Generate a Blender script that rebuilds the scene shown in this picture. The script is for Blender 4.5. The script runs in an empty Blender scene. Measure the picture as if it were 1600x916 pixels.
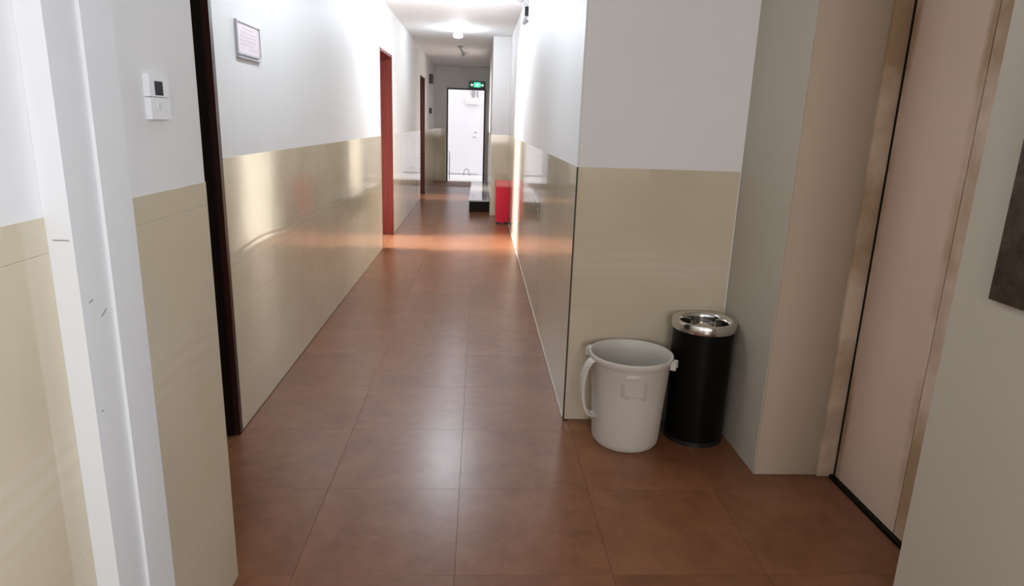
import bpy, bmesh, math, random
from mathutils import Vector, Matrix
random.seed(7)
PI = math.pi
S = bpy.context.scene
COL = S.collection

# ---------------------------------------------------------------- camera
def make_camera():
    yaw, pitch, roll, h = 0.0557056411, 0.253082291, 0.0343420811, 1.35
    f = Vector((math.sin(yaw)*math.cos(pitch), math.cos(yaw)*math.cos(pitch), -math.sin(pitch)))
    r = f.cross(Vector((0, 0, 1))).normalized()
    u = r.cross(f)
    c, s = math.cos(roll), math.sin(roll)
    R, U = r*c + u*s, -r*s + u*c
    cam = bpy.data.cameras.new('camera')
    cam.sensor_width = 36.0
    cam.lens = 36.0*1027.285/1600
    cam.clip_start = 0.02
    o = bpy.data.objects.new('camera', cam)
    COL.objects.link(o)
    o.matrix_world = Matrix(((R.x, U.x, -f.x, 0), (R.y, U.y, -f.y, 0), (R.z, U.z, -f.z, h), (0, 0, 0, 1)))
    S.camera = o
make_camera()

# ---------------------------------------------------------------- world, lights, exposure
S.view_settings.view_transform = 'Standard'
S.view_settings.look = 'None'
S.view_settings.gamma = 1.0
S.view_settings.exposure = 0.0
W = bpy.data.worlds.new('world')
S.world = W
W.use_nodes = True
bg = W.node_tree.nodes['Background']
bg.inputs[0].default_value = (0.94, 0.95, 1.0, 1)
bg.inputs[1].default_value = 1.9

def area(name, loc, direction, sx, sy, power, color, spread=180):
    d = bpy.data.lights.new(name, 'AREA')
    d.shape = 'RECTANGLE'
    d.size, d.size_y = sx, sy
    d.energy = power
    d.color = color
    d.spread = math.radians(spread)
    o = bpy.data.objects.new(name, d)
    COL.objects.link(o)
    o.location = loc
    o.rotation_euler = Vector(direction).to_track_quat('-Z', 'Z').to_euler()
    return o
# daylight through the window behind the camera, in the right-hand wall
area('window_daylight', (1.23, -0.45, 1.6), (-1, 0.10, -0.05), 1.1, 1.2, 33, (0.79, 0.89, 1.0), 130)
# added warm fill from an unseen opening in the wall behind the camera
area('back_fill', (0.30, -3.08, 1.45), (0.05, 1, 0.03), 1.2, 1.5, 21, (1.0, 0.94, 0.90), 110)
# daylight through the windows of the two side rooms
area('room_daylight', (-4.12, 7.47, 1.38), (1, 0, -0.22), 1.4, 1.7, 165, (0.90, 0.94, 1.0), 50)
area('far_room_daylight', (-4.12, 12.04, 1.35), (1, 0, -0.10), 1.2, 1.7, 75, (1.0, 0.95, 0.93), 50)
LAMP_POWER = {'near': 11, 'mid': 14, 'next': 46}

# ---------------------------------------------------------------- materials
def mat(name, color=(0.8, 0.8, 0.8), rough=0.5, metal=0.0, spec=0.5, emit=None, es=0.0, coat=0.0):
    m = bpy.data.materials.new(name)
    m.use_nodes = True
    b = m.node_tree.nodes['Principled BSDF']
    b.inputs['Base Color'].default_value = (*color, 1)
    b.inputs['Roughness'].default_value = rough
    b.inputs['Metallic'].default_value = metal
    b.inputs['Specular IOR Level'].default_value = spec
    b.inputs['Coat Weight'].default_value = coat
    if emit:
        b.inputs['Emission Color'].default_value = (*emit, 1)
        b.inputs['Emission Strength'].default_value = es
    return m

class NT:
    def __init__(self, m):
        self.m, self.t = m, m.node_tree
        self.b = self.t.nodes['Principled BSDF']
    def n(self, typ, **kw):
        x = self.t.nodes.new(typ)
        for k, v in kw.items():
            setattr(x, k, v)
        return x
    def l(self, a, b):
        self.t.links.new(a, b)
    def noise(self, src, scale, detail=4, rough=0.55, dist=0.0):
        x = self.n('ShaderNodeTexNoise')
        x.inputs['Scale'].default_value = scale
        x.inputs['Detail'].default_value = detail
        x.inputs['Roughness'].default_value = rough
        x.inputs['Distortion'].default_value = dist
        if src is not None:
            self.l(src, x.inputs['Vector'])
        return x.outputs['Fac']
    def ramp(self, fac, stops):
        r = self.n('ShaderNodeValToRGB')
        e = r.color_ramp.elements
        while len(e) < len(stops):
            e.new(0.5)
        for i, (p, c) in enumerate(stops):
            e[i].position = p
            e[i].color = (*c, 1) if len(c) == 3 else c
        self.l(fac, r.inputs['Fac'])
        return r.outputs['Color']
    def mix(self, fac, a, b, mode='MIX'):
        x = self.n('ShaderNodeMix', data_type='RGBA', blend_type=mode)
        for sock, v in ((x.inputs[0], fac), (x.inputs[6], a), (x.inputs[7], b)):
            if isinstance(v, (int, float)):
                sock.default_value = v
            elif isinstance(v, tuple):
                sock.default_value = (*v, 1)
            else:
                self.l(v, sock)
        return x.outputs[2]
    def math(self, op, a, b=None, c=None):
        x = self.n('ShaderNodeMath', operation=op)
        for i, v in enumerate((a, b, c)):
            if v is None:
                continue
            if isinstance(v, (int, float)):
                x.inputs[i].default_value = v
            else:
                self.l(v, x.inputs[i])
        return x.outputs[0]
    def bump(self, h, strength=0.2, dist=0.01):
        x = self.n('ShaderNodeBump')
        x.inputs['Strength'].default_value = strength
        x.inputs['Distance'].default_value = dist
        self.l(h, x.inputs['Height'])
        self.l(x.outputs[0], self.b.inputs['Normal'])
    def pos(self):
        return self.n('ShaderNodeNewGeometry').outputs['Position']
    def obj(self):
        return self.n('ShaderNodeTexCoord').outputs['Object']
    def xyz(self, v):
        s = self.n('ShaderNodeSeparateXYZ')
        self.l(v, s.inputs[0])
        return s.outputs

def paint_material(name, c, rough=0.55):
    m = mat(name, c, rough, spec=0.3)
    t = NT(m)
    p = t.pos()
    f = t.noise(p, 1.7, 5)
    col = t.ramp(f, [(0.3, tuple(x*0.965 for x in c)), (0.7, c)])
    t.l(col, t.b.inputs['Base Color'])
    t.bump(t.noise(p, 160, 2), 0.05, 0.002)
    return m

def wall_tile_material():
    m = mat('glazed_wall_tile', (0.6, 0.53, 0.43), 0.06, spec=0.5)
    t = NT(m)
    p = t.pos()
    x, y, z = t.xyz(p)
    # printed band of level stripes, gently wavering, part of the tile's own design
    wob = t.noise(p, 2.2, 2)
    zz = t.math('ADD', z, t.math('MULTIPLY', wob, 0.10))
    band = t.math('SUBTRACT', 1.0, t.math('MINIMUM', 1.0, t.math('MULTIPLY', t.math('ABSOLUTE', t.math('SUBTRACT', zz, 0.80)), 9.0)))
    stripe = t.math('MULTIPLY_ADD', t.math('SINE', t.math('MULTIPLY', zz, 150.0)), 0.5, 0.5)
    sb = t.math('MULTIPLY', band, stripe)
    band2 = t.math('SUBTRACT', 1.0, t.math('MINIMUM', 1.0, t.math('MULTIPLY', t.math('ABSOLUTE', t.math('SUBTRACT', zz, 0.33)), 11.0)))
    sb = t.math('MAXIMUM', sb, t.math('MULTIPLY', t.math('MULTIPLY', band2, stripe), 0.6))
    cloud = t.noise(p, 3.0, 5)
    base = t.ramp(cloud, [(0.32, (0.575, 0.495, 0.36)), (0.68, (0.62, 0.54, 0.405))])
    col = t.mix(t.math('MULTIPLY', sb, 0.32), base, (0.70, 0.63, 0.53))
    t.l(col, t.b.inputs['Base Color'])
    t.bump(t.math('ADD', t.math('MULTIPLY', sb, 0.25), t.noise(p, 2.5, 1)), 0.02, 0.05)
    return m

def floor_tile_material():
    m = mat('brown_floor_tile', (0.22, 0.10, 0.05), 0.30, spec=0.37)
    t = NT(m)
    p = t.pos()
    info = t.n('ShaderNodeObjectInfo')
    off = t.n('ShaderNodeVectorMath', operation='ADD')
    t.l(p, off.inputs[0])
    sc = t.n('ShaderNodeVectorMath', operation='SCALE')
    sc.inputs[0].default_value = (31, 17, 5)
    t.l(info.outputs['Random'], sc.inputs['Scale'])
    t.l(sc.outputs[0], off.inputs[1])
    a = t.noise(off.outputs[0], 4.5, 6, 0.62, 0.6)
    b = t.noise(off.outputs[0], 15, 5, 0.7)
    col = t.ramp(a, [(0.28, (0.145, 0.050, 0.018)), (0.5, (0.20, 0.075, 0.030)), (0.74, (0.25, 0.105, 0.048))])
    col = t.mix(0.24, col, t.ramp(b, [(0.3, (0.15, 0.062, 0.034)), (0.7, (0.33, 0.16, 0.092))]))
    v = t.math('MULTIPLY_ADD', info.outputs['Random'], 0.16, 0.92)
    hs = t.n('ShaderNodeHueSaturation')
    t.l(col, hs.inputs['Color'])
    t.l(v, hs.inputs['Value'])
    t.l(hs.outputs[0], t.b.inputs['Base Color'])
    t.b.inputs['Roughness'].default_value = 0.29
    t.bump(t.math('ADD', a, 0.0), 0.012, 0.01)
    return m

def stained_panel_material(name, c, y0, y1, amount=1.0):
    """enamelled lift panel, rust creeping in from its two upright edges (y0, y1 in object space)"""
    m = mat(name, c, 0.42, spec=0.4)
    t = NT(m)
    o = t.obj()
    x, y, z = t.xyz(o)
    n = t.noise(o, 7, 5, 0.6)
    d = t.math('MINIMUM', t.math('SUBTRACT', y, y0), t.math('SUBTRACT', y1, y))
    d = t.math('SUBTRACT', d, t.math('MULTIPLY', n, 0.035))
    edge = t.math('SUBTRACT', 1.0, t.math('MINIMUM', 1.0, t.math('MAXIMUM', 0.0, t.math('MULTIPLY', d, 45.0))))
    patch = t.math('MINIMUM', 1.0, t.math('MAXIMUM', 0.0, t.math('MULTIPLY', t.math('SUBTRACT', t.noise(o, 2.1, 4), 0.42), 6.0)))
    fac = t.math('MULTIPLY', t.math('MULTIPLY', edge, patch), 0.75*amount)
    big = t.noise(o, 1.6, 3)
    col = t.ramp(big, [(0.35, tuple(k*0.93 for k in c)), (0.65, c)])
    col = t.mix(fac, col, (0.33, 0.19, 0.075))
    t.l(col, t.b.inputs['Base Color'])
    return m

def wood_material(name, c1, c2, rough=0.35):
    m = mat(name, c1, rough)
    t = NT(m)
    o = t.pos()
    mp = t.n('ShaderNodeMapping')
    mp.inputs['Scale'].default_value = (14, 14, 0.9)
    t.l(o, mp.inputs['Vector'])
    t.b.inputs['Specular IOR Level'].default_value = 0.25
    f = t.noise(mp.outputs[0], 3, 5, 0.6, 0.4)
    t.l(t.ramp(f, [(0.3, c1), (0.7, c2)]), t.b.inputs['Base Color'])
    return m

M = {}
M['paint'] = paint_material('white_paint', (0.78, 0.767, 0.76))
M['dimmed_cream'] = paint_material('dimmed_cream_paint', (0.49, 0.435, 0.355), 0.45)  # darker and warmer than the white paint, carrying the dim light by the lift
M['ceiling'] = paint_material('ceiling_paint', (0.80, 0.79, 0.78), 0.7)
M['gloss'] = paint_material('white_enamel', (0.70, 0.70, 0.70), 0.35)
M['tile'] = wall_tile_material()
M['floor'] = floor_tile_material()
M['grout'] = mat('floor_grout', (0.24, 0.115, 0.065), 0.6)
M['wgrout'] = mat('wall_grout', (0.56, 0.50, 0.41), 0.8)
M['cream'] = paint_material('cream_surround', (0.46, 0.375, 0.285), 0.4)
M['dark_edge'] = mat('dark_edge_trim', (0.03, 0.022, 0.018), 0.5)
M['bead'] = mat('white_bead', (0.62, 0.56, 0.48), 0.5)
M['red_wood'] = wood_material('red_wood', (0.095, 0.012, 0.007), (0.145, 0.020, 0.011), 0.45)
M['shaded_red_wood'] = wood_material('shaded_red_wood', (0.035, 0.006, 0.006), (0.055, 0.009, 0.009), 0.45)  # red wood darkened in colour for the far door's weaker light
M['brown_wood'] = wood_material('dark_brown_wood', (0.035, 0.011, 0.008), (0.06, 0.019, 0.013), 0.35)
M['shaded_wood'] = wood_material('shaded_brown_wood', (0.008, 0.004, 0.003), (0.014, 0.007, 0.005), 0.5)  # first door's stop and leaf, blackened to hold the shadow of the reveal
M['steel'] = mat('brushed_steel', (0.72, 0.70, 0.68), 0.18, 1.0)
M['shaded_steel'] = mat('shaded_steel', (0.20, 0.185, 0.17), 0.16, 1.0)  # steel darkened for the shade inside the ash bowl
M['dull_steel'] = mat('dull_steel', (0.45, 0.44, 0.43), 0.4, 1.0)
M['black'] = mat('black_enamel', (0.004, 0.0035, 0.003), 0.35, spec=0.12)
M['black_plastic'] = mat('black_plastic', (0.012, 0.011, 0.012), 0.4)
M['white_plastic'] = mat('white_plastic', (0.80, 0.80, 0.81), 0.35)
M['grey_plastic'] = mat('grey_plastic', (0.36, 0.35, 0.35), 0.4)
M['screen'] = mat('dark_screen', (0.008, 0.008, 0.014), 0.45, spec=0.15)
M['pail'] = mat('milky_plastic', (0.62, 0.58, 0.525), 0.42, spec=0.4)
_b = M['pail'].node_tree.nodes['Principled BSDF']
_b.inputs['Subsurface Weight'].default_value = 0.15
_b.inputs['Subsurface Radius'].default_value = (0.02, 0.015, 0.012)
M['pail_mark'] = mat('grey_print', (0.50, 0.45, 0.43), 0.5)
M['red_plastic'] = mat('red_plastic', (0.66, 0.018, 0.050), 0.4, spec=0.25)
M['red_lid'] = mat('red_plastic_lid', (0.66, 0.12, 0.12), 0.4)
M['granite'] = mat('black_granite', (0.010, 0.007, 0.005), 0.5, spec=0.15)
M['granite_top'] = mat('granite_reflection', (0.40, 0.39, 0.39), 0.08)  # tread paled in colour to stand for the bright exit mirrored in it
M['silver'] = mat('silver_frame', (0.50, 0.47, 0.51), 0.4, 0.1)
M['pink'] = mat('pink_paper', (0.80, 0.69, 0.72), 0.5)
M['pink_line'] = mat('faded_print', (0.72, 0.58, 0.62), 0.6)
M['glow'] = mat('lamp_glow', (1, 1, 1), 0.4, emit=(1, 0.98, 0.96), es=6)
M['green_glow'] = mat('sign_green', (0.0, 0.3, 0.15), 0.4, emit=(0.06, 0.85, 0.42), es=1.3)
M['white_glow'] = mat('sign_white', (0.4, 0.6, 0.5), 0.4, emit=(0.62, 1.0, 0.80), es=1.2)
M['sign_back'] = mat('sign_dark_green', (0.0, 0.03, 0.015), 0.3, emit=(0.0, 0.05, 0.022), es=0.4)
M['frame_dark'] = mat('dark_door_frame', (0.045, 0.032, 0.030), 0.45)
M['yard_wall'] = paint_material('yard_render', (0.84, 0.81, 0.82), 0.8)
M['yard_ground'] = paint_material('yard_concrete', (0.80, 0.77, 0.75), 0.8)
M['yard_door'] = mat('white_metal_door', (0.82, 0.80, 0.82), 0.4)
M['scuff'] = mat('scuff_grey', (0.30, 0.30, 0.32), 0.7)
def call_panel_material():
    m = mat('etched_steel', (0.10, 0.08, 0.06), 0.35, 0.8)
    t = NT(m)
    f = t.noise(t.obj(), 22, 6, 0.7)
    t.l(t.ramp(f, [(0.35, (0.05, 0.038, 0.028)), (0.62, (0.11, 0.085, 0.065)), (0.75, (0.30, 0.26, 0.22))]), t.b.inputs['Base Color'])
    return m
M['call'] = call_panel_material()
M['door_leaf_lift'] = stained_panel_material('lift_leaf_enamel', (0.74, 0.56, 0.435), 0.0, 0.387)
M['lift_frame'] = stained_panel_material('lift_frame_enamel', (0.84, 0.67, 0.51), -0.022, 0.5, 1.0)

# ---------------------------------------------------------------- mesh helpers
def bx(bm, x0, x1, y0, y1, z0, z1):
    x0, x1 = min(x0, x1), max(x0, x1)
    y0, y1 = min(y0, y1), max(y0, y1)
    v = [bm.verts.new(c) for c in ((x0, y0, z0), (x1, y0, z0), (x1, y1, z0), (x0, y1, z0),
                                   (x0, y0, z1), (x1, y0, z1), (x1, y1, z1), (x0, y1, z1))]
    for f in ((0, 3, 2, 1), (4, 5, 6, 7), (0, 1, 5, 4), (1, 2, 6, 5), (2, 3, 7, 6), (3, 0, 4, 7)):
        bm.faces.new([v[i] for i in f])
    return v

def link(name, me, m=None, parent=None, loc=(0, 0, 0), smooth=False):
    o = bpy.data.objects.new(name, me)
    COL.objects.link(o)
    o.location = loc
    if m is not None and not me.materials:
        me.materials.append(m)
    if parent is not None:
        o.parent = parent
    if smooth:
        for p in me.polygons:
            p.use_smooth = True
    return o

def ob(name, bm, m, parent=None, loc=(0, 0, 0), smooth=False, bevel=0.0, seg=2):
    if bevel:
        es = [e for e in bm.edges if len(e.link_faces) == 2 and e.calc_face_angle(0) > 0.5]
        bmesh.ops.bevel(bm, geom=es, offset=bevel, segments=seg, affect='EDGES', clamp_overlap=True)
    bmesh.ops.recalc_face_normals(bm, faces=bm.faces)
    me = bpy.data.meshes.new(name)
    bm.to_mesh(me)
    bm.free()
    o = link(name, me, m, parent, loc, smooth)
    if smooth:
        me.set_sharp_from_angle(angle=math.radians(40))
    return o

def box(name, m, parent, x0, x1, y0, y1, z0, z1, bevel=0.0, loc=(0, 0, 0)):
    bm = bmesh.new()
    bx(bm, x0, x1, y0, y1, z0, z1)
    return ob(name, bm, m, parent, loc, bevel=bevel, smooth=bevel > 0)

def lathe(bm, prof, n=48, cx=0, cy=0, closed=False):
    rings = []
    for r, z in prof:
        if r < 1e-6:
            rings.append([bm.verts.new((cx, cy, z))])
        else:
            rings.append([bm.verts.new((cx + r*math.cos(2*PI*i/n), cy + r*math.sin(2*PI*i/n), z)) for i in range(n)])
    for a, b in zip(rings, rings[1:]):
        for i in range(n):
            j = (i + 1) % n
            if len(a) == 1 and len(b) == 1:
                continue
            if len(a) == 1:
                bm.faces.new((a[0], b[j], b[i]))
            elif len(b) == 1:
                bm.faces.new((a[i], a[j], b[0]))
            else:
                bm.faces.new((a[i], a[j], b[j], b[i]))

def tube(bm, pts, r, n=10, flat=1.0):
    pts = [Vector(p) for p in pts]
    prev = None
    up = Vector((0, 0, 1))
    for i, p in enumerate(pts):
        d = (pts[min(i + 1, len(pts)-1)] - pts[max(i - 1, 0)]).normalized()
        a = d.cross(up)
        if a.length < 1e-3:
            a = d.cross(Vector((1, 0, 0)))
        a.normalize()
        b = d.cross(a).normalized()
        ring = [bm.verts.new(p + a*r*math.cos(2*PI*k/n) + b*r*flat*math.sin(2*PI*k/n)) for k in range(n)]
        if prev:
            for k in range(n):
                bm.faces.new((prev[k], prev[(k+1) % n], ring[(k+1) % n], ring[k]))
        else:
            bm.faces.new(ring)
        prev = ring
    bm.faces.new(prev)

def tag(o, label=None, cat=None, group=None, kind=None):
    if label: o['label'] = label
    if cat: o['category'] = cat
    if group: o['group'] = group
    if kind: o['kind'] = kind
    return o

def empty(name, loc=(0, 0, 0), label=None, cat=None, group=None, kind=None):
    o = bpy.data.objects.new(name, None)
    o.empty_display_size = 0.1
    COL.objects.link(o)
    o.location = loc
    return tag(o, label, cat, group, kind)

def struct(name, boxes, m, label=None, cat=None):
    bm = bmesh.new()
    for b in boxes:
        bx(bm, *b)
    return tag(ob(name, bm, m), label, cat, kind='structure')

# ---------------------------------------------------------------- tiles (each its own object, shared meshes)
TILE_CACHE = {}
def tile_mesh(key, w, h, t, m, ch, name):
    """slab in local u (x), v (y), thickness along +z, front edge chamfered"""
    k = (key, round(w, 4), round(h, 4))
    if k in TILE_CACHE:
        return TILE_CACHE[k]
    bm = bmesh.new()
    def ring(i, z):
        return [bm.verts.new(c) for c in ((i, i, z), (w-i, i, z), (w-i, h-i, z), (i, h-i, z))]
    a, b, c = ring(0, 0), ring(0, t-ch), ring(ch, t)
    for p, q in ((a, b), (b, c)):
        for i in range(4):
            bm.faces.new((p[i], p[(i+1) % 4], q[(i+1) % 4], q[i]))
    bm.faces.new(c)
    bm.faces.new(a[::-1])
    me = bpy.data.meshes.new(name)
    bm.to_mesh(me)
    bm.free()
    me.materials.append(m)
    TILE_CACHE[k] = me
    return me

ROWS = ((0.0, 0.56, 'tile'), (0.56, 1.118, 'tile'), (1.118, 1.176, 'border_tile'))
def wall_tiles(parent, frm, to, step=0.6):
    """wainscot from frm to to (x, y on the wall face); tiles face to the left of the walk frm->to turned so +normal is given"""
    a, b = Vector((*frm, 0)), Vector((*to, 0))
    L = (b - a).length
    u = (b - a)/L
    v = Vector((0, 0, 1))
    n = u.cross(v)
    R = Matrix((u, v, n)).transposed().to_4x4()
    k = max(1, round(L/step))
    w = L/k
    for i in range(k):
        for z0, z1, nm in ROWS:
            me = tile_mesh('wall', w - 0.0005, z1 - z0 - 0.0005, 0.007, M['tile'], 0.00005, nm)
            o = bpy.data.objects.new(nm, me)
            COL.objects.link(o)
            o.parent = parent
            p = a + u*(i*w + 0.0004) + v*(z0 + 0.0014) - n*0.007
            o.matrix_world = Matrix.Translation(p) @ R

# ---------------------------------------------------------------- setting
LX, RX, NX, FX, EY, CZ = -1.015, 0.42, -0.70, 0.17, 15.35, 2.52
G = 0.002   # tile faces stand this far proud of the paint
floor = struct('floor', [(-4.4, 1.75, -3.2, EY+0.2, -0.12, -0.008)], M['grout'], 'brown tiled corridor floor with faint square joints', 'floor')
ceiling = struct('ceiling', [(-4.4, 1.75, -3.2, EY+0.2, CZ, CZ+0.12)], M['ceiling'], 'white painted corridor ceiling', 'ceiling')

def paving():
    xs = [-1.03, -0.54, -0.05, 0.44, 0.93, 1.44]
    for iy in range(-1, 28):
        y0 = 2.232 - 0.4925*2 + (iy-1)*0.4925 - 0.4925*1
        y1 = y0 + 0.4925
        if y0 > EY - 0.05:
            break
        y1 = min(y1, EY)
        for i in range(5):
            x0, x1 = xs[i], xs[i+1]
            # only where there is open floor
            if y0 >= 9.7 and x0 > 0.0: continue
            if y0 >= 2.84 and x0 > 0.4: continue
            ye = min(y1, 2.849) if x0 > 0.4 else y1
            if i == 0: x0 = -1.013 if y0 > 1.6 else -0.72
            if y0 >= 2.7 and x0 < 0.4: x1 = min(x1, RX - 0.001)
            if y0 >= 9.7: x1 = min(x1, FX - 0.001)
            if x1 - x0 < 0.03: continue
            me = tile_mesh('floor', x1 - x0 - 0.0009, ye - y0 - 0.0007, 0.008, M['floor'], 0.0002, 'tile')
            o = bpy.data.objects.new('tile', me)
            COL.objects.link(o)
            o.parent = floor
            o.location = (x0 + 0.001, y0 + 0.001, -0.008)
paving()
def doorway_paving(y0, y1, x0=-1.215, x1=-1.0145):
    me = tile_mesh('floor', x1 - x0 - 0.0009, y1 - y0 - 0.0007, 0.008, M['floor'], 0.0002, 'tile')
    o = bpy.data.objects.new('tile', me)
    COL.objects.link(o)
    o.parent = floor
    o.location = (x0 + 0.001, y0 + 0.001, -0.008)
def room_paving(y0, y1):
    for i in range(4):
        for j in range(4):
            a, b = -4.2 + i*0.746, y0 + j*(y1-y0)/4
            me = tile_mesh('floor', 0.744, (y1-y0)/4 - 0.0007, 0.008, M['floor'], 0.0002, 'tile')
            o = bpy.data.objects.new('tile', me)
            COL.objects.link(o)
            o.parent = floor
            o.location = (a + 0.001, b + 0.001, -0.008)

D1, D2, D3 = (1.80, 2.69, 2.08), (7.02, 7.92, 2.045), (11.62, 12.53, 2.08)
lx0, lx1 = LX - 0.2, LX - G
wall_left = struct('wall_left', [
    (lx0, lx1, 1.74, D1[0], 0, CZ), (lx0, lx1, D1[0], D1[1], D1[2], CZ),
    (lx0, lx1, D1[1], D2[0], 0, CZ), (lx0, lx1, D2[0], D2[1], D2[2], CZ),
    (lx0, lx1, D2[1], D3[0], 0, CZ), (lx0, lx1, D3[0], D3[1], D3[2], CZ),
    (lx0, lx1, D3[1], EY, 0, CZ)], M['paint'], 'left corridor wall, white above cream glazed wainscot', 'wall')
for a, b in ((D1[1]+0.002, D2[0]-0.001), (D2[1]+0.001, D3[0]-0.001), (D3[1]+0.001, EY)):
    wall_tiles(wall_left, (LX, a), (LX, b))
for d in (D1, D2, D3):
    doorway_paving(d[0], d[1])

# near left pier that carries the thermostat
wall_pier = struct('wall_near_left', [(-1.215, NX-G, -3.0, 1.74, 0, CZ)], M['paint'], 'near left wall with cream wainscot, stepping out from the corridor wall', 'wall')
wall_tiles(wall_pier, (NX, -0.2), (NX, 1.0925))
wall_tiles(wall_pier, (NX, 1.281), (NX, 1.74))
wall_tiles(wall_pier, (NX-G, 1.7415+0.0055), (LX, 1.7415+0.0055))

# right corridor wall, its alcove face, the side wall of the alcove and the lift wall
wall_right = struct('wall_right', [(RX+G, 0.62, 2.85+G, 9.85, 0, CZ)], M['paint'], 'right corridor wall, white above cream glazed wainscot', 'wall')
wall_tiles(wall_right, (RX, 9.85), (RX, 2.85))
wall_face = struct('wall_alcove', [(0.62, 1.345, 2.85+G, 3.05, 0, CZ)], M['paint'], 'alcove wall facing the viewer behind the two bins', 'wall')
wall_tiles(wall_face, (RX+0.0065, 2.85), (1.135, 2.85))
wall_side = struct('wall_alcove_side', [(1.14, 1.70, 2.36, 2.85+G-0.001, 0, CZ)], M['dimmed_cream'], 'short white side wall between the bins and the lift door', 'wall')
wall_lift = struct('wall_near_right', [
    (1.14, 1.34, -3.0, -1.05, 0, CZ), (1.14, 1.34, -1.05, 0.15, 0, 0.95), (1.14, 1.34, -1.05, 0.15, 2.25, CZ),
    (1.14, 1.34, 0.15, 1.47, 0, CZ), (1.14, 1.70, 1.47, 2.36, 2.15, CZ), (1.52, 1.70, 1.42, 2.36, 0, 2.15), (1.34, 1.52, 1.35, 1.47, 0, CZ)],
    M['dimmed_cream'], 'near right wall around the lift doorway', 'wall')
wall_back = struct('wall_back', [(-1.215, -0.32, -3.2, -3.0, 0, CZ), (0.92, 1.70, -3.2, -3.0, 0, CZ), (-0.32, 0.92, -3.2, -3.0, 0, 0.68), (-0.32, 0.92, -3.2, -3.0, 2.22, CZ)], M['paint'], 'wall behind the viewer', 'wall')
wall_jog = struct('wall_far_right', [(FX+G, 0.72, 9.85+G, EY, 0, CZ)], M['paint'], 'far right corridor wall standing further out behind the red bin', 'wall')
wall_tiles(wall_jog, (FX, EY), (FX, 9.85))
wall_tiles(wall_jog, (FX+0.0065, 9.85), (RX, 9.85))
EX0, EX1, EZ = -0.752, 0.118, 2.062
wall_end = struct('wall_end', [(-1.215, EX0, EY+G, EY+0.2, 0, CZ), (EX1, 0.72, EY+G, EY+0.2, 0, CZ), (EX0, EX1, EY+G, EY+0.2, EZ, CZ)],
                  M['paint'], 'wall at the far end of the corridor around the exit', 'wall')
wall_tiles(wall_end, (LX, EY), (EX0-0.03, EY))

# side rooms behind doors two and three
def side_room(name, y0, y1, wy0, wy1):
    return struct(name, [(-4.4, -1.2155, y0-0.1, y0, 0, CZ), (-4.4, -1.2155, y1, y1+0.1, 0, CZ),
        (-4.4, -4.2, y0, wy0, 0, CZ), (-4.4, -4.2, wy1, y1, 0, CZ), (-4.4, -4.2, wy0, wy1, 0, 0.4), (-4.4, -4.2, wy0, wy1, 2.3, CZ)],
        M['paint'], None, None)
tag(side_room('wall_side_room', 6.3, 8.9, 6.75, 8.19), 'white walls of the side room behind the first red door', 'wall')
tag(side_room('wall_far_side_room', 10.9, 13.5, 11.4, 12.68), 'white walls of the side room behind the far red door', 'wall')
room_paving(6.3, 8.9)
room_paving(10.9, 13.5)

# thin trims
def trim(n, label, m, *b, bevel=0.0):
    return tag(box('trim_%d' % n, m, None, *b, bevel=bevel), label, 'trim', kind='structure')
trim(1, 'thin dark edge strip up the tiled corner of the alcove wall', M['dark_edge'], RX-0.001, RX+0.006, 2.8485, 2.8535, 0.0, 1.176)
trim(2, 'thin white bead along the foot of the right corridor wall', M['bead'], RX-0.004, RX+0.001, 2.87, 9.84, 0.0, 0.006)
trim(3, 'white plaster corner bead above the tiles of the alcove corner', M['gloss'], RX+0.0005, RX+0.010, 2.8505, 2.860, 1.177, CZ, bevel=0.003)

# pale casing boxed around a riser, near left
casing = empty('pipe_casing', (NX-G+0.0003, 1.175, 0), 'tall white painted pipe casing between the two tiled stretches of the near left wall', 'casing')
def casing_board(name, y0, y1, x1):
    return box(name, M['gloss'], casing, 0.0, x1, y0-1.175, y1-1.175, 0.001, CZ-0.001, bevel=0.006)
casing_board('front_board', 1.093, 1.180, 0.042)
casing_board('rear_board', 1.181, 1.28, 0.049)
for (y, z, w, s) in ((1.154, 1.0, 0.020, 0.5), (1.120, 1.03, 0.012, 0.2), (1.112, 0.83, 0.006, 0.0)):
    bm = bmesh.new()
    bx(bm, 0.0415, 0.0424, -w/2, w/2, -0.0014, 0.0014)
    o = ob('scuff', bm, M['scuff'], casing, (0, y-1.175, z))
    o.rotation_euler = (s, 0, 0)
bm = bmesh.new()
bx(bm, 0.010, 0.036, -0.0009, 0.0, -0.0012, 0.0012)
ob('scuff', bm, M['scuff'], casing, (0, 1.0935-1.175, 1.14))

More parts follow.
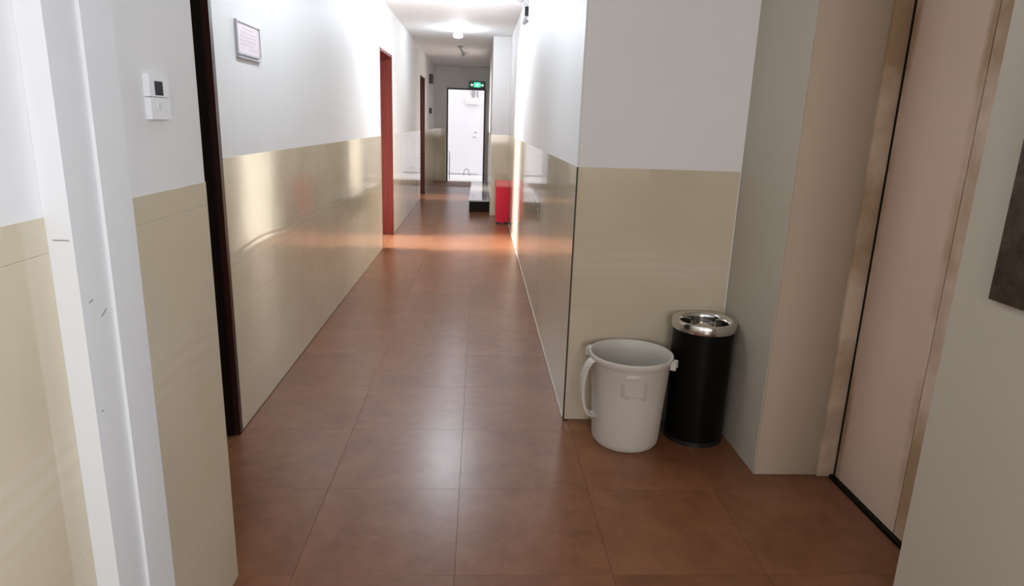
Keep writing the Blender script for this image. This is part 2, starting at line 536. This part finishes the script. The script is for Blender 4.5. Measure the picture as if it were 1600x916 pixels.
# ---------------------------------------------------------------- doors in the left wall
def hung_door(n, d, frame_m, leaf_m, label, open_leaf, far_stop):
    y0, y1, zt = d
    r = empty('door_%d' % n, (LX-0.1, (y0+y1)/2, 0), label, 'door', kind='structure')
    cx, cy = LX-0.1, (y0+y1)/2
    def b(name, m, x0, x1, a, c, z0, z1, par=r, bevel=0.0):
        if par is r:
            return box(name, m, r, x0-cx, x1-cx, a-cy, c-cy, z0, z1, bevel)
        return box(name, m, par, x0-cx, x1-cx, a-cy, c-cy, z0, z1, bevel)
    e = 0.0005
    T = 0.03
    b('jamb', frame_m, LX-0.2, LX+0.006, y1-T, y1-e, 0.001, zt-e, bevel=0.002)
    b('jamb', frame_m, LX-0.2, LX+0.000, y0+e, y0+T, 0.001, zt-e, bevel=0.002)
    b('head', frame_m, LX-0.2, LX+0.002, y0+T, y1-T, zt-T, zt-e, bevel=0.002)
    if far_stop:
        b('door_stop', leaf_m, LX-0.195, LX-0.016, y1-T-0.014, y1-T, 0.002, zt-T, bevel=0.002)
    if open_leaf:
        lf = b('leaf', leaf_m, LX-0.2-0.86, LX-0.203, y1-0.045, y1-0.003, 0.008, zt-T, bevel=0.002)
        hx = LX-0.2-0.80
        bm = bmesh.new()
        tube(bm, [(hx-cx, y1-0.045-cy, 1.02), (hx-cx, y1-0.10-cy, 1.02), (hx+0.11-cx, y1-0.10-cy, 1.02)], 0.009)
        ob('handle', bm, M['steel'], lf, smooth=True)
    else:
        lf = b('leaf', leaf_m, LX-0.165, LX-0.125, y0+T+0.002, y1-T-0.016, 0.008, zt-T-0.002, bevel=0.002)
        bm = bmesh.new()
        tube(bm, [(LX-0.125-cx, y0+0.09-cy, 1.02), (LX-0.075-cx, y0+0.09-cy, 1.02), (LX-0.075-cx, y0+0.20-cy, 1.02)], 0.009)
        ob('handle', bm, M['steel'], lf, smooth=True)
    return r
hung_door(1, D1, M['brown_wood'], M['shaded_wood'], 'dark brown wooden door frame nearest the viewer on the left', False, True)
hung_door(2, D2, M['red_wood'], M['red_wood'], 'red wooden door standing open in the middle of the left wall', True, False)
hung_door(3, D3, M['shaded_red_wood'], M['shaded_red_wood'], 'far narrow-looking shaded red door near the end of the left wall', True, False)

# ---------------------------------------------------------------- exit doorway, yard
exit_door = empty('door_4', ((EX0+EX1)/2, EY+0.1, 0), 'dark framed exit doorway open to a bright yard', 'door', kind='structure')
ecx = (EX0+EX1)/2
for x0, x1 in ((EX0+0.0005, EX0+0.028), (EX1-0.035, EX1-0.0005)):
    box('jamb', M['frame_dark'], exit_door, x0-ecx, x1-ecx, -0.11, 0.1, 0.001, EZ-0.001, bevel=0.002)
box('head', M['frame_dark'], exit_door, EX0+0.028-ecx, EX1-0.035-ecx, -0.11, 0.1, EZ-0.03, EZ-0.001, bevel=0.002)
yard = struct('floor_yard', [(-3.5, 2.5, EY+0.201, 17.62, -0.13, -0.01)], M['yard_ground'], 'sunlit pale concrete of the yard outside the exit', 'ground')
yard_wall = struct('wall_yard', [(-3.5, 2.5, 17.62, 17.8, -0.13, 3.0)], M['yard_wall'], 'white rendered yard wall seen through the exit', 'wall')
yd = empty('yard_door', (-0.42, 17.6, -0.01), 'white metal door with a small lever in the yard wall seen through the exit', 'door')
box('leaf', M['yard_door'], yd, -0.46, 0.42, -0.035, 0.0195, 0.03, 2.0, bevel=0.004)
bm = bmesh.new(); tube(bm, [(0.31, -0.034, 0.97), (0.31, -0.075, 0.97), (0.24, -0.075, 0.97)], 0.013)
ob('lever', bm, M['dull_steel'], yd, smooth=True)
bm = bmesh.new(); lathe(bm, [(0, 0), (0.022, 0), (0.022, 0.012), (0.0, 0.014)], 20)
o = ob('lock', bm, M['dull_steel'], yd, (0.31, -0.034, 1.09), smooth=True); o.rotation_euler = (PI/2, 0, 0)
# small wall box with pipes above it
wb = empty('wall_box', (-0.16, 17.62, 1.78), 'pale grey box with pipe stubs on the yard wall just below the exit sign', 'box')
box('body', M['yard_ground'], wb, -0.22, 0.14, -0.16, -0.0, 0.0, 0.16, bevel=0.01)
for dx in (-0.05, 0.0, 0.09):
    bm = bmesh.new(); tube(bm, [(dx, -0.06, 0.15), (dx, -0.06, 0.36)], 0.018)
    ob('pipe', bm, M['grey_plastic'], wb, smooth=True)
bm = bmesh.new()
tube(bm, [(-0.13 + 0.075*math.cos(a), 0, 0.016 + 0.17*math.sin(a)) for a in [PI*k/16 for k in range(17)]], 0.012)
o = tag(ob('hose', bm, M['grey_plastic'], None, (-0.19, 17.1, -0.01), smooth=True), 'grey loop of hose standing on the yard ground by the exit', 'hose')
bm = bmesh.new()
tube(bm, [(-0.705, 15.95, -0.01), (-0.705, 15.95, 0.62), (-0.76, 15.95, 0.66), (-1.3, 15.95, 0.66)], 0.014)
tube(bm, [(-1.3, 15.95, 0.66), (-1.3, 15.95, -0.01)], 0.014)
tag(ob('handrail', bm, M['dull_steel'], None, smooth=True), 'thin grey handrail outside the left edge of the exit', 'rail')

# exit sign
sg = empty('exit_sign', (-0.08, EY-0.012, 2.14), 'glowing green exit sign in a black frame above the far doorway', 'sign')
box('case', M['black_plastic'], sg, -0.18, 0.18, -0.03, 0.015, -0.078, 0.078, bevel=0.004)
box('panel', M['sign_back'], sg, -0.158, 0.158, -0.0315, -0.0295, -0.060, 0.060)
# running figure, door outline and arrows in relief
def poly(name, pts, m, y=-0.0335):
    bm = bmesh.new()
    f = [bm.verts.new((x, y, z)) for x, z in pts]
    g = [bm.verts.new((x, y+0.0015, z)) for x, z in pts]
    bm.faces.new(f); bm.faces.new(g[::-1])
    for i in range(len(pts)):
        j = (i+1) % len(pts)
        bm.faces.new((f[i], g[i], g[j], f[j]))
    return ob(name, bm, m, sg)
poly('door_symbol', [(-0.07, -0.050), (0.075, -0.050), (0.075, 0.054), (-0.07, 0.054)], M['green_glow'], -0.0332)
bm = bmesh.new()
Yf = -0.0345
def limb(a, b, r):
    a, b = Vector((a[0], 0, a[1])), Vector((b[0], 0, b[1]))
    d = (b-a).normalized(); n = Vector((-d.z, 0, d.x))*r
    q = [bm.verts.new((p.x, Yf, p.z)) for p in (a-n, b-n*0.8, b+n*0.8, a+n)]
    bm.faces.new(q)
limb((0.012, 0.024), (-0.008, -0.010), 0.011)
limb((-0.006, -0.008), (0.022, -0.022), 0.007); limb((0.022, -0.022), (0.012, -0.044), 0.006)
limb((-0.010, -0.008), (-0.018, -0.030), 0.007); limb((-0.018, -0.030), (-0.044, -0.032), 0.006)
limb((0.012, 0.020), (0.036, 0.008), 0.005); limb((0.036, 0.008), (0.048, 0.022), 0.005)
limb((0.006, 0.020), (-0.018, 0.014), 0.005); limb((-0.018, 0.014), (-0.030, -0.004), 0.005)
c = [bm.verts.new((0.022 + 0.0095*math.cos(k*PI/8), Yf, 0.039 + 0.0095*math.sin(k*PI/8))) for k in range(16)]
bm.faces.new(c)
ob('running_figure', bm, M['white_glow'], sg)
poly('arrow', [(-0.146, -0.004), (-0.118, 0.028), (-0.118, 0.010), (-0.082, 0.010), (-0.082, -0.018), (-0.118, -0.018), (-0.118, -0.034)], M['white_glow'])
poly('arrow', [(0.146, -0.004), (0.118, 0.028), (0.118, 0.010), (0.086, 0.010), (0.086, -0.018), (0.118, -0.018), (0.118, -0.034)], M['white_glow'])

# ---------------------------------------------------------------- lift
lift = empty('lift_door', (1.47, 1.915, 0), 'closed beige two-leaf lift door with rust-stained edges on the right', 'door')
def leaf(y0, y1):
    bm = bmesh.new()
    bx(bm, 0, 0.03, 0, y1-y0, 0.014, 2.149)
    return ob('leaf', bm, M['door_leaf_lift'], lift, (-0.008, y0-1.915, 0), bevel=0.004, smooth=True)
leaf(1.937, 2.322)
leaf(1.515, 1.933)
# steel lining: far upright, near upright, sill
bm = bmesh.new(); bx(bm, -0.072, 0.0, -0.022, 0.0, 0.001, 2.149)
fr = ob('frame_upright', bm, M['lift_frame'], lift, (0.0, 2.36-0.0005-1.915, 0), bevel=0.003, smooth=True)
bm = bmesh.new(); bx(bm, -0.072, 0.0, 0.0, 0.035, 0.001, 2.149)
ob('frame_upright', bm, M['lift_frame'], lift, (0.0, 1.4705-1.915, 0), bevel=0.003, smooth=True)
box('sill', M['black'], lift, -0.025, 0.045, -0.44, 0.42, 0.0005, 0.012)
box('rear_shadow_gap', M['black'], lift, -0.0075, 0.045, 2.3225-1.915, 2.337-1.915, 0.012, 2.149)
# stone-like cream lining of the far reveal
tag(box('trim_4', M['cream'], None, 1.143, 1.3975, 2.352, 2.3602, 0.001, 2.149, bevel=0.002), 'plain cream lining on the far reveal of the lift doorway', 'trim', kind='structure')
# call panel on the near wall
cp = empty('call_panel', (1.14, 1.22, 1.2), 'dark speckled steel lift call panel on the near right wall', 'panel')
box('plate', M['call'], cp, -0.014, 0.001, -0.14, 0.128, -0.19, 0.42, bevel=0.003)
for z in (-0.01, 0.10):
    bm = bmesh.new(); lathe(bm, [(0, 0.005), (0.016, 0.005), (0.019, 0.0), (0.019, -0.004)], 24)
    o = ob('button', bm, M['dull_steel'], cp, (-0.014, -0.02, z), smooth=True); o.rotation_euler = (0, -PI/2, 0)

# ---------------------------------------------------------------- bins
def white_bin():
    r = empty('plastic_pail', (0.672, 2.655, 0), 'white plastic pail with side handles, standing left of the black ash bin', 'bin')
    H, R0, R1 = 0.408, 0.144, 0.171
    def rad(z): return R0 + (R1-R0)*(z/H)
    bm = bmesh.new()
    lathe(bm, [(0.0, 0.012), (R0-0.03, 0.010), (R0-0.022, 0.001), (R0-0.010, 0.001), (R0, 0.014), (rad(0.03)+0.001, 0.03),
               (rad(0.2), 0.2), (rad(0.37), 0.372), (rad(0.375)+0.002, 0.376), (R1+0.004, 0.384), (R1+0.008, 0.392), (R1+0.010, 0.404), (R1+0.008, H+0.002), (R1+0.002, H+0.002),
               (R1-0.004, H-0.006), (rad(0.36)-0.005, 0.36), (rad(0.2)-0.005, 0.2), (R0-0.006, 0.024), (0.0, 0.022)], 72)
    ob('body', bm, M['pail'], r, smooth=True)
    # moulded ears at the rim
    for s, nm in ((-1, 'ear'), (1, 'ear')):
        bm = bmesh.new()
        x, q = (R1+0.004)*s, 0.024*s
        bx(bm, x, x+q, -0.024, -0.016, 0.368, 0.400)
        bx(bm, x, x+q, 0.016, 0.024, 0.368, 0.400)
        bx(bm, x, x+q, -0.024, 0.024, 0.397, 0.403)
        bmesh.ops.remove_doubles(bm, verts=bm.verts, dist=1e-5)
        e = ob(nm, bm, M['pail'], r, bevel=0.002, smooth=True)
        e.rotation_euler = (0, 0, math.radians(-28))
    # hanging carry handle on the left
    bm = bmesh.new()
    pts = []
    for k in range(21):
        t = k/20
        a = -PI/2 + PI*t
        pts.append((-0.158 - 0.058*math.cos(a)**0.8 if math.cos(a) > 0 else -0.158, -0.035, 0.262 - 0.128*math.sin(a)))
    prev = None
    for (px, py, pz) in pts:
        q = [bm.verts.new(c) for c in ((px, py-0.030, pz), (px+0.012, py-0.030, pz), (px+0.012, py+0.030, pz), (px, py+0.030, pz))]
        if prev:
            for i in range(4):
                bm.faces.new((prev[i], prev[(i+1) % 4], q[(i+1) % 4], q[i]))
        else:
            bm.faces.new(q)
        prev = q
    bm.faces.new(prev)
    ob('carry_handle', bm, M['pail'], r, bevel=0.003, smooth=True)
    # faint bracket-like mark on the front, printed on the curve
    def mark(name, a0, a1, z0, z1, off=0.0012):
        bm = bmesh.new()
        n = max(2, int(abs(a1-a0)/2))
        rows = []
        for k in range(n+1):
            a = math.radians(-90 + a0 + (a1-a0)*k/n)
            col = []
            for z in (z0, z1):
                for d in (0.0, off):
                    q = rad(z) + d
                    col.append(bm.verts.new((q*math.cos(a), q*math.sin(a), z)))
            rows.append(col)
        for p, q in zip(rows, rows[1:]):
            bm.faces.new((p[1], q[1], q[3], p[3]))
            bm.faces.new((p[0], p[2], q[2], q[0]))
            bm.faces.new((p[2], p[3], q[3], q[2]))
            bm.faces.new((p[0], q[0], q[1], p[1]))
        return ob(name, bm, M['pail_mark'], r, smooth=False)
    o1 = mark('printed_mark', -25, -19, 0.262, 0.322)
    mark('printed_mark', -19, -11, 0.258, 0.272)
    mark('printed_mark', 9, 14, 0.248, 0.330)
    mark('printed_mark', 3, 9, 0.254, 0.266)
    mark('printed_mark', -8, 0, 0.262, 0.268)
    # raised oval pad under the rim
    bm = bmesh.new()
    bmesh.ops.create_uvsphere(bm, u_segments=24, v_segments=12, radius=1)
    bmesh.ops.scale(bm, vec=(0.036, 0.006, 0.012), verts=bm.verts)
    o = ob('oval_boss', bm, M['pail'], r, (-0.022, -(rad(0.355)-0.002), 0.355), smooth=True)
    return r
white_bin()

def ash_bin():
    r = empty('ash_bin', (0.995, 2.703, 0), 'tall black cylindrical ash bin with a polished steel ashtray top, in the alcove corner', 'bin')
    bm = bmesh.new()
    lathe(bm, [(0, 0.001), (0.122, 0.001), (0.128, 0.006), (0.129, 0.03), (0.130, 0.514), (0.126, 0.515), (0.126, 0.44), (0, 0.44)], 64)
    ob('body', bm, M['black'], r, smooth=True)
    bm = bmesh.new()
    lathe(bm, [(0.127, 0.512), (0.136, 0.513), (0.1375, 0.518), (0.1375, 0.545), (0.134, 0.551), (0.124, 0.553), (0.112, 0.549), (0.106, 0.541), (0.104, 0.532)], 72)
    ob('rim', bm, M['steel'], r, smooth=True)
    bm = bmesh.new()
    lathe(bm, [(0.062, 0.477), (0.060, 0.505), (0.048, 0.519), (0.022, 0.524), (0.0, 0.525)], 48)
    ob('centre_dome', bm, M['steel'], r, smooth=True)
    bm = bmesh.new()
    lathe(bm, [(0.104, 0.533), (0.101, 0.512), (0.096, 0.490), (0.085, 0.478), (0.0, 0.476)], 72)
    ob('ash_tray', bm, M['shaded_steel'], r, smooth=True)
    for k in range(3):
        a = math.radians(20 + 120*k)
        bm = bmesh.new()
        bx(bm, 0.060, 0.104, -0.005, 0.005, 0.500, 0.541)
        o = ob('cigarette_rest', bm, M['steel'], r, bevel=0.003, smooth=True)
        o.rotation_euler = (0, 0, a)
    bm = bmesh.new(); lathe(bm, [(0.1285, 0.0005), (0.132, 0.0005), (0.132, 0.018), (0.1285, 0.020)], 64)
    ob('foot_ring', bm, M['black_plastic'], r, smooth=True)
ash_bin()

def red_bin():
    r = empty('red_waste_bin', (0.335, 9.10, 0), 'slim red plastic waste bin on the floor at the far right corner', 'bin')
    def tapered(x0, x1, y0, y1, z0, z1, k):
        bm = bmesh.new()
        v = bx(bm, x0, x1, y0, y1, z0, z1)
        for q in v[:4]:
            q.co.x *= k; q.co.y *= k
        return bm
    ob('body', tapered(-0.098, 0.083, -0.15, 0.15, 0.03, 0.50, 0.94), M['red_plastic'], r, bevel=0.012, smooth=True)
    bm = bmesh.new()
    v = bx(bm, -0.104, 0.083, -0.158, 0.158, 0.502, 0.52)
    for q in v[4:]:
        if q.co.y > 0: q.co.z += 0.055
    ob('lid', bm, M['red_lid'], r, bevel=0.006, smooth=True)
    box('base', M['black_plastic'], r, -0.088, 0.075, -0.135, 0.135, 0.0005, 0.03, bevel=0.004)
    box('pedal', M['red_plastic'], r, -0.03, 0.02, -0.165, -0.12, 0.012, 0.024, bevel=0.004)
red_bin()

# plinth at the far right
pl = empty('stone_plinth', (0.0, 11.8, 0), 'low polished plinth with a black front along the far right wall', 'plinth')
box('riser', M['granite'], pl, -0.14, 0.164, -1.625, 1.70, 0.0005, 0.16, bevel=0.002)
box('tread', M['granite_top'], pl, -0.146, 0.165, -1.632, 1.70, 0.1602, 0.18, bevel=0.003)

# ---------------------------------------------------------------- small things on walls
th = empty('thermostat', (NX-G, 1.515, 1.378), 'square white thermostat with a dark screen on the near left wall', 'thermostat')
box('lower_casing', M['white_plastic'], th, 0.0, 0.012, -0.045, 0.045, -0.046, -0.0008, bevel=0.003)
box('upper_casing', M['white_plastic'], th, 0.0, 0.012, -0.045, 0.045, 0.0008, 0.046, bevel=0.003)
box('screen', M['screen'], th, 0.0115, 0.0126, -0.022, 0.014, 0.004, 0.033)
box('button', M['gloss'], th, 0.0115, 0.0142, -0.016, -0.006, -0.026, -0.012, bevel=0.0008)

nt = empty('framed_notice', (LX-G, 3.09, 1.66), 'small pink notice in a silver frame high on the left wall', 'picture')
bm = bmesh.new()
w2, h2 = 0.148, 0.068
for b in ((-w2, w2, h2-0.008, h2), (-w2, w2, -h2, -h2+0.008), (-w2, -w2+0.007, -h2+0.008, h2-0.008), (w2-0.007, w2, -h2+0.008, h2-0.008)):
    bx(bm, 0.0, 0.012, b[0], b[1], b[2], b[3])
ob('frame', bm, M['silver'], nt, bevel=0.0015, smooth=True)
box('paper', M['pink'], nt, 0.002, 0.008, -w2+0.007, w2-0.007, -h2+0.008, h2-0.008)
bm = bmesh.new()
for k, (a, b) in enumerate(((-0.07, 0.07), (-0.105, 0.10), (-0.105, 0.09), (-0.105, 0.10), (-0.105, 0.06), (0.0, 0.10))):
    z = 0.040 - 0.016*k
    bx(bm, 0.0078, 0.0083, a, b, z-0.002, z+0.002)
tag(ob('faded_lines', bm, M['pink_line'], nt), kind='stuff')
box('lower_ledge', M['silver'], nt, 0.0, 0.012, -w2, w2, -h2-0.014, -h2-0.009)

sw = empty('light_switch', (LX-G, 6.90, 1.30), 'small white light switch on the left wall just before the red door', 'switch')
box('plate', M['white_plastic'], sw, 0.0, 0.010, -0.043, 0.043, -0.043, 0.043, bevel=0.003)
box('rocker', M['gloss'], sw, 0.009, 0.014, -0.02, 0.02, -0.028, 0.028, bevel=0.002)

al = empty('alarm_sounder', (LX-G, 13.71, 2.14), 'upper dark box on the left wall beyond the far red door', 'alarm')
box('housing', M['frame_dark'], al, 0.0, 0.07, -0.05, 0.05, -0.09, 0.09, bevel=0.006)
box('grille', M['black_plastic'], al, 0.069, 0.074, -0.035, 0.035, -0.06, 0.06)
ac = empty('alarm_call_point', (LX-G, 13.71, 1.53), 'lower smaller dark box on the left wall beyond the far red door', 'alarm')
box('housing', M['frame_dark'], ac, 0.0, 0.05, -0.045, 0.045, -0.055, 0.055, bevel=0.005)
box('push_plate', M['black_plastic'], ac, 0.049, 0.053, -0.028, 0.028, -0.03, 0.03)

em = empty('emergency_light', (RX+G, 6.45, 2.30), 'small white and black emergency light fitting high on the right wall', 'light')
box('battery_box', M['white_plastic'], em, -0.055, 0.0, -0.06, 0.06, 0.095, 0.20, bevel=0.006)
box('black_front', M['black_plastic'], em, -0.034, 0.0, -0.03, 0.03, 0.0, 0.080, bevel=0.003)
bm = bmesh.new(); tube(bm, [(-0.012, 0, 0.08), (-0.012, 0, 0.0945)], 0.006)
ob('conduit', bm, M['white_plastic'], em, smooth=True)
bm = bmesh.new(); lathe(bm, [(0, -0.03), (0.022, -0.03), (0.030, 0.0), (0.018, 0.025), (0.0, 0.028)], 24)
o = ob('lamp_head', bm, M['grey_plastic'], em, (-0.030, -0.02, -0.042), smooth=True); o.rotation_euler = (0.9, 0.2, 0)
bm = bmesh.new(); tube(bm, [(-0.015, 0, 0.001), (-0.020, -0.005, -0.028)], 0.007)
ob('stem', bm, M['grey_plastic'], em, smooth=True)
bm = bmesh.new(); lathe(bm, [(0, -0.06), (0.040, -0.05), (0.058, 0.0), (0.05, 0.03), (0.0, 0.035)], 28)
o = ob('lamp_head', bm, M['white_plastic'], em, (-0.085, -0.02, 0.16), smooth=True); o.rotation_euler = (0, 0.5, 0)

# ---------------------------------------------------------------- ceiling lamps
def ceiling_lamp(loc, power, label):
    r = empty('ceiling_lamp', loc, label, 'lamp', 'bulb lamps along the corridor ceiling')
    bm = bmesh.new(); lathe(bm, [(0, 0), (0.045, 0), (0.042, -0.016), (0.022, -0.022), (0.020, -0.030), (0, -0.030)], 32)
    ob('base', bm, M['white_plastic'], r, smooth=True)
    bm = bmesh.new(); lathe(bm, [(0, -0.028), (0.020, -0.030), (0.052, -0.058), (0.064, -0.088), (0.060, -0.104), (0.04, -0.114), (0, -0.117)], 32)
    ob('bulb', bm, M['glow'], r, smooth=True)
    d = bpy.data.lights.new('lamp_light', 'POINT')
    d.energy = power
    d.color = (0.80, 0.90, 1.0)
    d.shadow_soft_size = 0.06
    o = bpy.data.objects.new('lamp_light', d)
    COL.objects.link(o)
    o.parent = r
    o.location = (0, 0, -0.19)
    return r
ceiling_lamp((-0.31, 9.2, CZ), LAMP_POWER['mid'], 'lit white bulb lamp on the ceiling halfway down the corridor')
ceiling_lamp((-0.31, 6.6, CZ), LAMP_POWER['next'], 'lit bulb lamp on the ceiling just above the top edge of the picture')
def panel_lamp(loc, power):
    r = empty('ceiling_panel_lamp', loc, 'flat white ceiling panel lamp over the near corridor, above the picture', 'lamp')
    box('housing', M['white_plastic'], r, -0.17, 0.17, -0.62, 0.62, -0.035, -0.0005, bevel=0.004)
    box('diffuser', M['glow'], r, -0.155, 0.155, -0.605, 0.605, -0.038, -0.034)
    d = bpy.data.lights.new('panel_light', 'AREA')
    d.shape, d.size, d.size_y = 'RECTANGLE', 0.31, 1.2
    d.energy, d.color = power, (0.70, 0.85, 1.0)
    o = bpy.data.objects.new('panel_light', d)
    COL.objects.link(o)
    o.parent = r
    o.location = (0, 0, -0.042)
panel_lamp((-0.42, 3.2, CZ), LAMP_POWER['near'])
off = empty('unlit_lamp_holder', (-0.345, 11.3, CZ), 'unlit grey lamp holder dangling from the ceiling beyond the lit bulb', 'lamp')
bm = bmesh.new(); lathe(bm, [(0, 0), (0.045, 0), (0.040, -0.018), (0, -0.020)], 24)
ob('base', bm, M['grey_plastic'], off, smooth=True)
bm = bmesh.new(); tube(bm, [(0, 0, -0.015), (0.012, 0, -0.05), (0.045, 0, -0.09)], 0.014)
ob('stem', bm, M['grey_plastic'], off, smooth=True)
bm = bmesh.new(); tube(bm, [(0.042, 0, -0.085), (0.062, 0, -0.150)], 0.024)
ob('socket', bm, M['grey_plastic'], off, smooth=True)
bm = bmesh.new(); tube(bm, [(0.056, 0, -0.120), (0.105, 0, -0.085)], 0.009)
ob('side_arm', bm, M['grey_plastic'], off, smooth=True)
